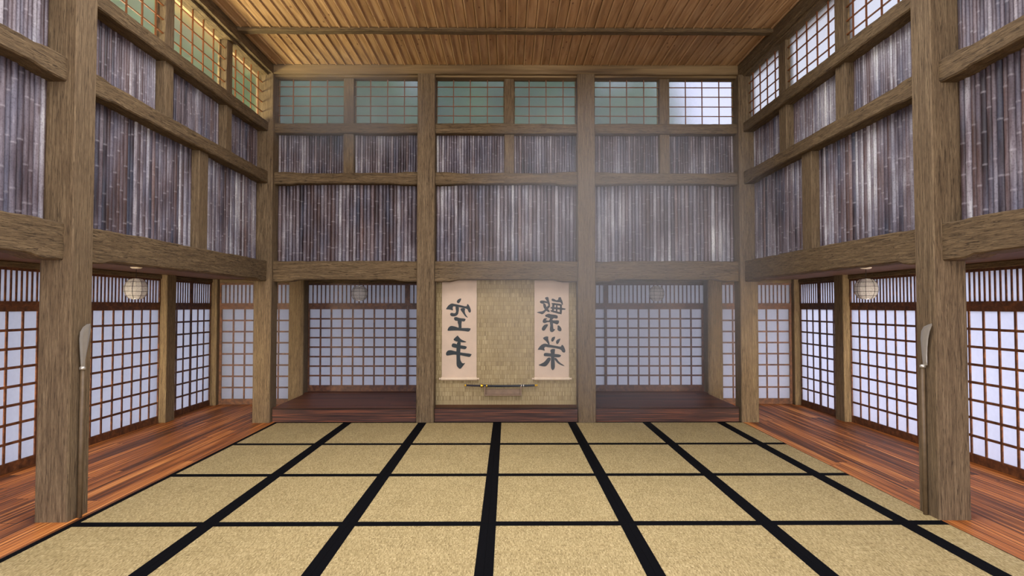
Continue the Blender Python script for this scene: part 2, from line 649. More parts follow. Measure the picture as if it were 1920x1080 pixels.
# ---------------------------------------------------------------- floor, ceiling, shell
bm = bmesh.new()
bm_box(bm, -5.75, -3.605, -3.0, 12.0, -0.12, 0.0)
bm_box(bm, 3.645, 5.75, -3.0, 12.0, -0.12, 0.0)
bm_box(bm, -3.605, 3.645, -3.0, 12.0, -0.12, -0.035)
tag(mk('floor', bm, M_FLOOR), 'orange brown boarded floor of the two side aisles', 'floor', kind='structure')

# ceiling boards: flat board plus a raised bead at every joint, running in depth
bm = bmesh.new()
pitch = 0.134
x = -4.15
prof = []
while x < 4.15:
    prof += [(x, ZC), (x + 0.100, ZC), (x + 0.101, ZC + 0.03), (x + 0.109, ZC + 0.03), (x + 0.110, ZC - 0.010), (x + 0.114, ZC - 0.014), (x + 0.127, ZC - 0.014), (x + 0.131, ZC - 0.010), (x + 0.134, ZC)]
    x += pitch
prof.append((x, ZC))
for ya, yb in ((-3.0, 2.0), (6.9, 10.1)):     # gap between is added, out of view, for the overhead fill lamp
    lo = [bm.verts.new((px, ya, pz)) for px, pz in prof]
    hi = [bm.verts.new((px, yb, pz)) for px, pz in prof]
    for i in range(len(prof) - 1):
        bm.faces.new((lo[i], lo[i + 1], hi[i + 1], hi[i]))
    bm_box(bm, -4.15, x, ya, yb, ZC + 0.035, ZC + 0.12)
bm_box(bm, -4.15, -3.0, 2.0, 6.9, ZC, ZC + 0.12)
bm_box(bm, 2.96, x, 2.0, 6.9, ZC, ZC + 0.12)
tag(mk('ceiling', bm, M_CEIL), 'warm knotty board ceiling running away from the viewer', 'ceiling', kind='structure')

# aisle ceilings (three strips around the hall), one mesh
bm = bmesh.new()
bm_box(bm, -5.75, -3.90, -1.0, 12.0, ZA, ZA + 0.1)
bm_box(bm, 3.87, 5.75, -1.0, 12.0, ZA, ZA + 0.1)
bm_box(bm, -3.90, 3.87, 9.90, 12.0, ZA, ZA + 0.1)
tag(mk('ceiling_aisles', bm, M_AISLECEIL), 'low brown ceiling over the side aisles', 'ceiling', kind='structure')


def wall(name, boxes, label, mat=M_DARKWALL):
    bm = bmesh.new()
    for b in boxes:
        bm_box(bm, *b)
    return tag(mk(name, bm, mat), label, 'wall', kind='structure')


# backing behind bamboo, open at the window band
wall('wall_left', [(-3.96, -3.93, YEND, 9.9, 2.39, 4.60), (-3.96, -3.93, YEND, 9.9, 5.45, ZC + 0.02)], 'dark boards behind the bamboo of the left wall')
wall('wall_right', [(3.89, 3.92, YEND, 9.9, 2.39, 4.60), (3.89, 3.92, YEND, 9.9, 5.45, ZC + 0.02)], 'dark boards behind the bamboo of the right wall')
wall('wall_back', [(-3.96, 3.92, 9.92, 9.95, 2.39, 4.60), (-3.96, 3.92, 9.92, 9.95, 5.45, ZC + 0.02)], 'dark boards behind the bamboo of the back wall')
# outer wall strips above the shoji, and sides of the straw niche
wall('wall_outer', [(-5.60, -5.44, 1.0, 11.8, 2.2, 2.6), (5.40, 5.56, 1.0, 11.8, 2.2, 2.6), (-5.6, 5.56, 11.68, 11.8, 2.2, 2.6)], 'narrow outer wall strip above the paper screens')
wall('wall_niche', [(-1.36, 1.32, 10.03, 10.05, 0.22, ZA), (-1.36, -1.34, 10.05, 11.55, 0.22, ZA), (1.30, 1.32, 10.05, 11.55, 0.22, ZA)], 'plain sides behind the straw matting')
o = box_obj('straw_matting', -1.36, 1.32, 10.0, 10.028, 0.22, ZA - 0.005, M_STRAW)
tag(o, 'straw matting covering the niche wall behind the two scrolls', 'wall covering')

bm = bmesh.new()
bm_box(bm, -5.7, 5.7, 11.8, 15.2, 2.26, 2.40)  # unseen slab added to darken the tops of the back screens
tag(mk('added_shade_eave', bm, M_DARKWALL), 'added unseen eave shading the back paper screens', 'roof', kind='structure')
bm = bmesh.new()
bm_box(bm, -40, 40, -25, 45, -0.42, -0.40)
tag(mk('ground', bm, M_GROUND), 'pale ground outside the hall', 'ground', kind='structure')

# ---------------------------------------------------------------- pillars


def pillar(x0, y0, z0, z1, label, group, w=PW, d=PW, name='wooden_pillar', h=None):
    bm = bmesh.new()
    rnd = random.Random(hash((round(x0, 2), round(y0, 2))) & 0xffff)
    n = 14
    rings = []
    b = 0.010
    base = [(-w / 2 + b, -d / 2), (w / 2 - b, -d / 2), (w / 2, -d / 2 + b), (w / 2, d / 2 - b), (w / 2 - b, d / 2), (-w / 2 + b, d / 2), (-w / 2, d / 2 - b), (-w / 2, -d / 2 + b)]
    for i in range(n + 1):
        z = (z1 - z0) * i / n
        rings.append([bm.verts.new((px + rnd.uniform(-.0015, .0015), py + rnd.uniform(-.0015, .0015), z)) for px, py in base])
    for a, c in zip(rings, rings[1:]):
        for k in range(8):
            bm.faces.new((a[k], a[(k + 1) % 8], c[(k + 1) % 8], c[k]))
    bm.faces.new(list(reversed(rings[0])))
    bm.faces.new(rings[-1])
    o = mk(name, bm, TIMBER[2], None, (x0 + w / 2, y0 + d / 2, z0))
    return tag(o, label, 'pillar', group)


ZPT = 5.452
gp = 'main pillars of the hall'
pillar(PX[0], YP, 0, ZPT, 'square timber pillar in the back left corner of the hall', gp)
pillar(PX[1], YP, 0, ZPT, 'tall timber pillar left of the two scrolls', gp)
pillar(PX[2], YP, 0, ZPT, 'tall timber pillar right of the two scrolls', gp)
pillar(PX[3], YP, 0, ZPT, 'square timber pillar in the back right corner of the hall', gp)
pillar(-3.944, YN, 0, ZPT, 'big near timber pillar on the left side of the mats', gp, d=0.266)
pillar(3.632, YN, 0, ZPT, 'big near timber pillar on the right side of the mats', gp, d=0.256)

ga = 'posts of the aisle walls'
for s, px in ((-1, -5.564), (1, 5.25)):
    side = 'left' if s < 0 else 'right'
    pillar(px, 9.675, 0, ZA, 'low post between the paper screens of the %s aisle, halfway along' % side, ga, name='wooden_post')
    pillar(px, 11.33, 0, ZA, 'low post in the far corner of the %s aisle' % side, ga, d=0.26, name='wooden_post')
    if s < 0:
        pillar(-3.985, 11.33, 0, ZA, 'low post behind the left end of the platform', ga, d=0.26, name='wooden_post')
    else:
        pillar(3.66, 11.33, 0, ZA, 'low post behind the right end of the platform', ga, d=0.25, name='wooden_post')


# ---------------------------------------------------------------- beams
def beam(name, p0, p1, z0, z1, th, side, label, group, hb=0.0, ht=0.0, hl=0.30, mat=None, seed=0, haunch=(1, 1), rough=0.004):
    """horizontal timber from p0 to p1 (xy), face on the room side along that line,
    body going th to the back; side = +1 body on the left of p0->p1, -1 right.
    hb: how much deeper the ends are at the bottom, ht: how much higher at the top"""
    rnd = random.Random(seed * 77 + 5)
    p0, p1 = Vector((p0[0], p0[1], 0)), Vector((p1[0], p1[1], 0))
    L = (p1 - p0).length
    d = (p1 - p0) / L
    nrm = Vector((-d.y, d.x, 0)) * side
    n = max(8, int(L / 0.07))
    bm = bmesh.new()
    mid = (p0 + p1) / 2
    b = 0.012
    zc = (z0 + z1) / 2

    def sm(t):
        t = max(0.0, min(1.0, t))
        return t * t * (3 - 2 * t)
    rings = []
    jb = jt = 0.0
    for i in range(n + 1):
        s = L * i / n
        e0 = 1 - sm((s - hl * 0.75) / (hl * 0.5)) if haunch[0] else 0
        e1 = 1 - sm((L - s - hl * 0.75) / (hl * 0.5)) if haunch[1] else 0
        e = max(e0, e1)
        jb = jb * 0.6 + rnd.uniform(-rough, rough)
        jt = jt * 0.6 + rnd.uniform(-rough, rough)
        zb = z0 + (1 - e) * hb + jb - zc
        zt = z1 - (1 - e) * ht + jt - zc
        pr = [(b, zb), (th - b, zb), (th, zb + b), (th, zt - b), (th - b, zt), (b, zt), (0, zt - b), (0, zb + b)]
        base = p0 + d * s - mid
        rings.append([bm.verts.new(base + nrm * a + Vector((0, 0, z))) for a, z in pr])
    for a, c in zip(rings, rings[1:]):
        for k in range(8):
            bm.faces.new((a[k], a[(k + 1) % 8], c[(k + 1) % 8], c[k]))
    bm.faces.new(list(reversed(rings[0])))
    bm.faces.new(rings[-1])
    axis = 0 if abs(d.x) > abs(d.y) else 1
    o = mk(name, bm, mat or BEAM[axis], None, (mid.x, mid.y, zc))
    return tag(o, label, 'beam', group)


LEV = [  # name, z0, z1, hb, ht, label word, depth
    ('low', 2.185, 2.505, 0.032, -0.004, 'thick lowest', 0.20),
    ('mid', 3.715, 3.915, 0.018, 0.016, 'middle', 0.17),
    ('high', 4.535, 4.685, -0.004, -0.004, 'upper', 0.17),
]
EDG = {'low': (2.21, 2.50), 'mid': (3.735, 3.905), 'high': (4.535, 4.685)}
bays = [(PX[0] + PW, PX[1], 'left bay'), (PX[1] + PW, PX[2], 'middle bay'), (PX[2] + PW, PX[3], 'right bay')]
sd = 1
for x0, x1, bn in bays:
    for nm, z0, z1, hb, ht, w, th in LEV:
        sd += 1
        beam('timber_beam', (x0, YB), (x1, YB), z0, z1, th, 1,
             '%s beam across the %s of the back wall' % (w, bn), 'beams of the back wall', hb, ht, seed=sd)
    sd += 1
    beam('lintel_beam', (x0, YB), (x1, YB), 5.425, 5.50, 0.19, 1,
         'lintel over the two windows in the %s of the back wall' % bn, 'window lintels of the back wall', 0.0, 0, seed=sd, mat=M_TOP, rough=0.002)
sides = [(-1, WL, 'left'), (1, WR, 'right')]
for s, X, side in sides:
    for (y0, y1, bn) in ((YN + 0.26, YP, 'behind the near pillar'), (YEND, YN, 'in front of the near pillar')):
        for nm, z0, z1, hb, ht, w, th in LEV:
            sd += 1
            beam('timber_beam', (X, y0), (X, y1), z0, z1, th, 1 if s < 0 else -1,
                 '%s beam of the %s wall, %s' % (w, side, bn), 'beams of the side walls', hb, ht, seed=sd)
        if y0 > 5:
            sd += 1
            beam('lintel_beam', (X, y0), (X, y1), 5.425, 5.50, 0.19, 1 if s < 0 else -1,
                 'lintel over the high windows of the %s wall' % side, 'window lintels of the side walls', 0, 0, seed=sd, rough=0.002)
# top plates under the ceiling
beam('top_beam', (-3.93, YP), (3.89, YP), 5.45, 5.605, 0.26, 1, 'top beam under the ceiling along the back wall', 'top beams under the ceiling', mat=M_TOP, seed=90, rough=0.002)
beam('top_beam', (-3.67, -1.5), (-3.67, YP), 5.45, 5.605, 0.25, 1, 'top beam under the ceiling along the left wall', 'top beams under the ceiling', seed=91, rough=0.002)
beam('top_beam', (3.63, -1.5), (3.63, YP), 5.45, 5.605, 0.25, -1, 'top beam under the ceiling along the right wall', 'top beams under the ceiling', seed=92, rough=0.002)
# cross beam on the ceiling
beam('ceiling_beam', (-3.67, 8.34), (3.63, 8.34), 5.545, 5.60, 0.13, 1, 'thin rough beam running across the board ceiling', None, seed=93, rough=0.003)
# wall plates above the aisle screens
for s, X, side in ((-1, -5.37, 'left'), (1, 5.33, 'right')):
    for y0, y1, w in ((YEND, 9.675, 'near'), (9.949, 11.33, 'far')):
        sd += 1
        beam('wall_plate', (X, y0), (X, y1), 2.222, 2.292, 0.18, 1 if s < 0 else -1,
             'brown plate over the %s paper screens of the %s aisle' % (w, side), 'plates over the paper screens', seed=sd, rough=0.002)
beam('wall_plate', (-5.29, 11.42), (-3.985, 11.42), 2.222, 2.292, 0.18, 1, 'brown plate over the screen closing the left aisle', 'plates over the paper screens', seed=201, rough=0.002)
beam('wall_plate', (3.934, 11.42), (5.25, 11.42), 2.222, 2.292, 0.18, 1, 'brown plate over the screen closing the right aisle', 'plates over the paper screens', seed=202, rough=0.002)
beam('wall_plate', (-3.711, 11.56), (-1.14, 11.56), 2.222, 2.292, 0.12, 1, 'brown plate over the screens behind the left platform', 'plates over the paper screens', seed=203, rough=0.002)
beam('wall_plate', (1.10, 11.56), (3.66, 11.56), 2.222, 2.292, 0.12, 1, 'brown plate over the screens behind the right platform', 'plates over the paper screens', seed=204, rough=0.002)

# ---------------------------------------------------------------- mullions (short posts in the wall grid)
gm = 'short posts in the wall grid'


def mullion(x0, x1, y0, y1, z0, z1, label):
    cx, cy_ = (x0 + x1) / 2, (y0 + y1) / 2
    bm = bmesh.new()
    bm_box(bm, x0 - cx, x1 - cx, y0 - cy_, y1 - cy_, 0, z1 - z0, 0.008)
    return tag(mk('short_post', bm, TIMBER[2], None, (cx, cy_, z0)), label, 'post', gm)


YMU = 9.79
for (a, b, bn) in ((-2.608, -2.444, 'left bay'), (-0.053, 0.103, 'middle bay'), (2.425, 2.582, 'right bay')):
    mullion(a, b, YMU, 9.915, 4.685, 5.43, 'short post between the two windows in the %s of the back wall' % bn)
    mullion(a, b, YMU, 9.915, 3.90, 4.54, 'short post between the small bamboo panels in the %s of the back wall' % bn)
MXL, MXR = -3.81, 3.77
SMALL = {'left': [(6.86, 7.034), (8.361, 8.53)], 'right': [(6.842, 7.043), (8.30, 8.52)]}
BIG = {'left': (7.647, 7.878), 'right': (7.633, 7.884)}
for s, X, side in ((-1, MXL, 'left'), (1, MXR, 'right')):
    xa, xb = (X - 0.115, X) if s < 0 else (X, X + 0.115)
    for (a, b), w in zip(SMALL[side], ('nearer', 'farther')):
        mullion(xa, xb, a, b, 4.685, 5.43, '%s short post between the high windows of the %s wall' % (w, side))
        mullion(xa, xb, a, b, 3.90, 4.54, '%s short post between the small bamboo panels of the %s wall' % (w, side))
    a, b = BIG[side]
    mullion(xa, xb, a, b, 2.50, 3.735, 'short post between the two big bamboo panels of the %s wall' % side)

# ---------------------------------------------------------------- bamboo panels
TONES = {1: .85, 3: .75, 5: .8, 7: .7, 17: 1.0, 19: .85, 21: .95, 23: .6, 25: .7, 28: .75, 33: 1.05, 35: .85, 37: .7}


def bamboo(p0, p1, z0, z1, pitch_, nrm, label, seed, pattern=False):
    lift = 0.0 if pattern else 0.2
    rnd = random.Random(seed)
    p0, p1 = Vector((*p0, 0)), Vector((*p1, 0))
    L = (p1 - p0).length
    d = (p1 - p0) / L
    nv = Vector((*nrm, 0))
    mid = (p0 + p1) / 2
    bm = bmesh.new()
    lay = bm.verts.layers.float_color.new('cane')
    s = 0.0
    i = 0
    H = z1 - z0
    while s < L - 0.012:
        w = pitch_ * rnd.uniform(0.82, 1.18)
        w = min(w, L - s)
        tone = rnd.choice([0.12, 0.2, 0.3, 0.38, 0.42, 0.5, 0.62, 0.8]) + rnd.uniform(-.05, .05) + lift
        hue = rnd.choice([0, 0, 0.1, 0.15, 0.3])
        if pattern and i in TONES:
            tone = TONES[i]
            hue = 0.6 if i == 23 else 0.05
        lean = rnd.uniform(-0.005, 0.005)
        zs = [0.0]
        z = rnd.uniform(0.05, 0.35)
        nodes = []
        while z < H - 0.05:
            nodes.append(z)
            zs += [z - 0.012, z - 0.003, z + 0.003, z + 0.012]
            z += rnd.uniform(0.24, 0.6)
        zs.append(H)
        zs = sorted(q for q in set(zs) if 0 <= q <= H)
        rings = []
        r = w / 2 * 0.97
        for z in zs:
            near = min([abs(z - q) for q in nodes] or [1])
            bulge = 1.05 if near < 0.005 else 1.0
            ringv = 1.0 if near < 0.004 else 0.0
            taper = 1.0 - 0.06 * z / H
            row = []
            for k in range(7):
                a = math.pi * k / 6
                off = d * (s + w / 2 + lean * (z / H - .5) - math.cos(a) * r * bulge * taper) + nv * (math.sin(a) * r * bulge * taper * 0.9)
                v = bm.verts.new(p0 + off - mid + Vector((0, 0, z)))
                v[lay] = (max(0, tone), ringv, hue, 1)
                row.append(v)
            rings.append(row)
        for a, b in zip(rings, rings[1:]):
            for k in range(6):
                bm.faces.new((a[k], a[k + 1], b[k + 1], b[k]))
        s += w
        i += 1
    o = mk('bamboo_panel', bm, M_BAMBOO, None, (mid.x, mid.y, z0), smooth=True)
    return tag(o, label, 'wall panel', 'bamboo panels of the walls')


YBB = 9.90
for x0, x1, bn in bays:
    bamboo((x0, YBB), (x1, YBB), 2.49, 3.75, 0.0585, (0, -1), 'big bamboo cane panel in the %s of the back wall' % bn, 5, True)
for (a, b, la) in ((PX[0] + PW, -2.608, 'left half of the left bay'), (-2.444, PX[1], 'right half of the left bay'),
                   (PX[1] + PW, -0.053, 'left half of the middle bay'), (0.103, PX[2], 'right half of the middle bay'),
                   (PX[2] + PW, 2.425, 'left half of the right bay'), (2.582, PX[3], 'right half of the right bay')):
    bamboo((a, YBB), (b, YBB), 3.89, 4.545, 0.041, (0, -1), 'small bamboo cane panel in the %s of the back wall' % la, 11)
for s, X, side in ((-1, -3.92, 'left'), (1, 3.88, 'right')):
    n = (-s, 0)
    a, b = BIG[side]
    bamboo((X, YN + .26), (X, a), 2.49, 3.75, 0.0585, n, 'big bamboo cane panel of the %s wall next to the near pillar' % side, 21 + s, True)
    bamboo((X, b), (X, YP), 2.49, 3.75, 0.0585, n, 'big bamboo cane panel of the %s wall near the back corner' % side, 31 + s, True)
    bamboo((X, 3.2), (X, YN), 2.49, 3.75, 0.0585, n, 'big bamboo cane panel of the %s wall in front of the near pillar' % side, 41 + s, True)
    m1, m2 = SMALL[side]
    bamboo((X, YN + .26), (X, m1[0]), 3.89, 4.545, 0.041, n, 'small bamboo cane panel of the %s wall next to the near pillar' % side, 51 + s)
    bamboo((X, m1[1]), (X, m2[0]), 3.89, 4.545, 0.041, n, 'small bamboo cane panel in the middle of the %s wall' % side, 61 + s)
    bamboo((X, m2[1]), (X, YP), 3.89, 4.545, 0.041, n, 'small bamboo cane panel of the %s wall near the back corner' % side, 71 + s)
    bamboo((X, 3.2), (X, YN), 3.89, 4.545, 0.041, n, 'small bamboo cane panel of the %s wall in front of the near pillar' % side, 81 + s)

# ---------------------------------------------------------------- high windows
WN = 0


def window(axis, plane, out, a, b, bars, label, glass, gd=0.066):
    """axis 0: runs in x at y=plane; axis 1: runs in y at x=plane. out: outward direction sign"""
    global WN
    WN += 1
    z0, z1 = 4.68, 5.44
    root = empty('window_%d' % WN, ((a + b) / 2, plane, z0) if axis == 0 else (plane, (a + b) / 2, z0))
    tag(root, label, 'window', kind='structure')
    c = (a + b) / 2

    def bx(bm, u0, u1, w0, w1, h0, h1, bev=0):
        w0, w1 = sorted((w0 * out, w1 * out))
        if axis == 0:
            bm_box(bm, u0 - c, u1 - c, w0, w1, h0 - z0, h1 - z0, bev)
        else:
            bm_box(bm, w0, w1, u0 - c, u1 - c, h0 - z0, h1 - z0, bev)
    bm = bmesh.new()
    for u in bars:
        bx(bm, u - .007, u + .007, 0, .016, z0, z1)
    for h in (4.843, 4.996, 5.155, 5.308):
        bx(bm, a, b, -.003, .012, h - .006, h + .006)
    mk('lattice', bm, M_WINBAR, root)
    bm = bmesh.new()
    f = 0.012
    f0, f1 = gd - .012, gd + .016
    bx(bm, a, a + f, f0, f1, z0, z1)
    bx(bm, b - f, b, f0, f1, z0, z1)
    bx(bm, a, b, f0, f1, z0, z0 + f)
    bx(bm, a, b, f0, f1, z1 - f, z1)
    mk('window_frame', bm, M_TOP, root)
    bm = bmesh.new()
    bx(bm, a, b, gd, gd + .004, z0, z1)
    mk('pane', bm, glass, root)
    return root


def lat(a, b, first, n=3, p=0.272):
    return [first + i * p for i in range(n)]


YW = 9.845
window(0, YW, 1, PX[0] + PW, -2.608, [-3.426, -3.154, -2.882], 'leftmost high window of the back wall', M_GLASS_BACK)
window(0, YW, 1, -2.444, PX[1], [-2.192, -1.921, -1.651], 'second high window of the back wall from the left', M_GLASS_BACK)
window(0, YW, 1, PX[1] + PW, -0.053, [-0.866, -0.597, -0.323], 'high window of the back wall above the left scroll', M_GLASS_BACK)
window(0, YW, 1, 0.103, PX[2], [0.344, 0.615, 0.889], 'high window of the back wall above the right scroll', M_GLASS_BACK)
window(0, YW, 1, PX[2] + PW, 2.425, [1.643, 1.910, 2.185], 'second high window of the back wall from the right', M_GLASS_BACK)
window(0, YW, 1, 2.582, PX[3], [2.856, 3.122, 3.395], 'bright rightmost high window of the back wall', M_GLASS_BACK)
for s, X, side in ((-1, -3.84, 'left'), (1, 3.80, 'right')):
    m1, m2 = SMALL[side]
    gl = M_GLASS_LEFT if s < 0 else M_GLASS_SIDE
    gd_ = .078 if s < 0 else .030
    window(1, X, s, YN + .26, m1[0], [5.66, 5.93, 6.20, 6.47, 6.72], 'high window of the %s wall next to the near pillar' % side, gl, gd_)
    window(1, X, s, m1[1], m2[0], [7.242, 7.508, 7.773, 8.044], 'middle high window of the %s wall' % side, gl, gd_)
    window(1, X, s, m2[1], YP + .1, [8.704, 8.976, 9.232, 9.498], 'high window of the %s wall near the back corner' % side, gl, gd_)
    # bay beside the camera
    window(1, X, s, YEND, YN, [YEND + .27 * k for k in range(1, 16)], 'high window of the %s wall in front of the near pillar' % side, gl, gd_)

# ---------------------------------------------------------------- shoji screens
DN = 0


def shoji(axis, plane, out, a, b, ncell, zb, zr0, zr1, label, mull_a=0.02, mull_b=0.02, paper=True, bar=0.028):
    """door panel from a to b; base board zb..zr0, eight rows of paper zr0..zr1"""
    global DN
    DN += 1
    c = (a + b) / 2
    root = empty('door_%d' % DN, (c, plane, zb) if axis == 0 else (plane, c, zb))
    tag(root, label, 'sliding screen', kind='structure')

    def bx(bm, u0, u1, w0, w1, h0, h1):
        w0, w1 = sorted((w0 * out, w1 * out))
        if axis == 0:
            bm_box(bm, u0 - c, u1 - c, w0, w1, h0 - zb, h1 - zb)
        else:
            bm_box(bm, w0, w1, u0 - c, u1 - c, h0 - zb, h1 - zb)
    top = zr1 + 0.06
    bm = bmesh.new()
    bx(bm, a, a + mull_a, -.005, .035, zb, top)
    bx(bm, b - mull_b, b, -.005, .035, zb, top)
    bx(bm, a + mull_a, b - mull_b, -.005, .035, zr1, top)
    mk('frame', bm, M_SHOJI, root)
    bm = bmesh.new()
    bx(bm, a + mull_a, b - mull_b, -.003, .03, zb, zr0)
    mk('base_board', bm, M_SHOJI, root)
    bm = bmesh.new()
    aa, bb = a + mull_a, b - mull_b
    for i in range(1, ncell):
        u = aa + (bb - aa) * i / ncell
        bx(bm, u - bar / 2, u + bar / 2, 0.0, .013, zr0, zr1)
    for j in range(1, 8):
        h = zr0 + (zr1 - zr0) * j / 8
        bx(bm, aa, bb, -.001, .012, h - bar / 2, h + bar / 2)
    mk('lattice', bm, M_SHOJI, root)
    bm = bmesh.new()
    bx(bm, aa, bb, .0135, .0145, zr0, zr1)
    mk('paper', bm, M_PAPER, root)
    return root


def transom(axis, plane, out, a, b, z0, z1, label, pitch_=0.075, posts=()):
    c = (a + b) / 2
    root = empty('transom_screen', (c, plane, z0) if axis == 0 else (plane, c, z0))
    tag(root, label, 'transom screen', 'slatted transoms above the paper screens')

    def bx(bm, u0, u1, w0, w1, h0, h1):
        w0, w1 = sorted((w0 * out, w1 * out))
        if axis == 0:
            bm_box(bm, u0 - c, u1 - c, w0, w1, h0 - z0, h1 - z0)
        else:
            bm_box(bm, w0, w1, u0 - c, u1 - c, h0 - z0, h1 - z0)
    bm = bmesh.new()
    bx(bm, a, a + .03, -.01, .04, z0, z1)
    bx(bm, b - .03, b, -.01, .04, z0, z1)
    bx(bm, a + .03, b - .03, -.015, .045, z0, z0 + .055)
    bx(bm, a + .03, b - .03, -.01, .04, z1 - .03, z1)
    for p in posts:
        bx(bm, p - .045, p + .045, -.008, .038, z0 + .055, z1 - .03)
    mk('frame', bm, M_SHOJI, root)
    cuts = [a + .03]
    for p in posts:
        cuts += [p - .045, p + .045]
    cuts.append(b - .03)
    for q in range(0, len(cuts), 2):
        ua, ub = cuts[q], cuts[q + 1]
        bm = bmesh.new()
        n = max(2, int(round((ub - ua) / pitch_)))
        for i in range(1, n):
            u = ua + (ub - ua) * i / n
            bx(bm, u - .011, u + .011, 0, .010, z0 + .055, z1 - .03)
        mk('slats', bm, M_SHOJI, root)
    bm = bmesh.new()
    bx(bm, a + .03, b - .03, .0105, .0115, z0 + .055, z1 - .03)
    mk('paper', bm, M_PAPER, root)
    return root


ZR0, ZR1 = 0.105, 1.742
for s, X, side in ((-1, SL, 'left'), (1, SR, 'right')):
    shoji(1, X, s, 7.655, 9.675, 9, 0, ZR0, ZR1, 'paper screen of the %s aisle just before the halfway post' % side)
    shoji(1, X, s, 5.62, 7.645, 9, 0, ZR0, ZR1, 'paper screen of the %s aisle beside and before the near pillar' % side)
    shoji(1, X, s, 3.585, 5.61, 9, 0, ZR0, ZR1, 'paper screen of the %s aisle nearest the viewer' % side)
    shoji(1, X, s, 9.949, 10.637, 3, 0, ZR0, ZR1, 'first narrow paper screen beyond the halfway post of the %s aisle' % side)
    shoji(1, X, s, 10.639, 11.33, 3, 0, ZR0, ZR1, 'last narrow paper screen of the %s aisle before the corner' % side)
    transom(1, X, s, 7.65, 9.675, 1.80, 2.222, 'slatted transom of the %s aisle just before the halfway post' % side)
    transom(1, X, s, 3.585, 7.645, 1.80, 2.222, 'slatted transom of the %s aisle beside the near pillar' % side)
    transom(1, X, s, 9.949, 11.33, 1.80, 2.222, 'slatted transom of the %s aisle beyond the halfway post' % side, posts=(10.64,))
shoji(0, 11.45, 1, -5.29, -3.985, 6, 0, ZR0, ZR1, 'paper screen closing the far end of the left aisle', .045, .02)
shoji(0, 11.45, 1, 3.934, 5.25, 6, 0, ZR0, ZR1, 'paper screen closing the far end of the right aisle', .02, .045)
transom(0, 11.45, 1, -5.29, -3.985, 1.80, 2.222, 'slatted transom over the far end of the left aisle')
transom(0, 11.45, 1, 3.934, 5.25, 1.80, 2.222, 'slatted transom over the far end of the right aisle')
YS = 11.60
shoji(0, YS, 1, -3.80, -1.865, 9, 0.218, 0.333, ZR1, 'wide paper screen behind the left platform', .114, .022, bar=0.03)
shoji(0, YS, 1, -1.86, -1.14, 3, 0.218, 0.333, ZR1, 'paper screen partly hidden by the pillar left of the scrolls', .022, .022, bar=0.03)
shoji(0, YS, 1, 1.835, 3.76, 9, 0.218, 0.333, ZR1, 'wide paper screen behind the right platform', .022, .13, bar=0.03)
shoji(0, YS, 1, 1.09, 1.83, 3, 0.218, 0.333, ZR1, 'paper screen partly hidden by the pillar right of the scrolls', .022, .022, bar=0.03)
transom(0, YS, 1, -3.74, -1.14, 1.80, 2.222, 'slatted transom behind the left platform', 0.0765, (-1.87,))
transom(0, YS, 1, 1.09, 3.70, 1.80, 2.222, 'slatted transom behind the right platform', 0.0765, (1.84,))

# ---------------------------------------------------------------- platform
root = empty('wooden_platform', (XM, 9.70, 0))
tag(root, 'dark red raised wooden platform along the back wall', 'platform')
SEG = [(-3.66, PX[1] - .002), (PX[1] + PW + .002, PX[2] - .002), (PX[2] + PW + .002, 3.62)]
bm = bmesh.new()
for xa, xb in SEG:
    bm_box(bm, xa - XM, xb - XM, 0.0, 0.228, 0.200, 0.218, 0.004)
bm_box(bm, -3.66 - XM, 3.62 - XM, 0.228, 1.6, 0.200, 0.218)
bm_box(bm, -3.708 - XM, 3.657 - XM, 1.6, 1.95, 0.200, 0.2175)
mk('platform_top', bm, M_PLAT, root)
bm = bmesh.new()
for xa, xb in SEG:
    bm_box(bm, xa + .004 - XM, xb - .004 - XM, 0.02, 0.228, -0.03, 0.200)
bm_box(bm, -3.655 - XM, 3.615 - XM, 0.228, 1.6, -0.03, 0.200)
bm_box(bm, -3.708 - XM, 3.657 - XM, 1.6, 1.89, -0.03, 0.200)
mk('riser', bm, M_RISER, root)
bm = bmesh.new()
for xa, xb in SEG:
    bm_box(bm, xa + .004 - XM, xb - .004 - XM, 0.008, 0.02, 0.098, 0.128)
mk('riser_strip', bm, M_RISER, root)

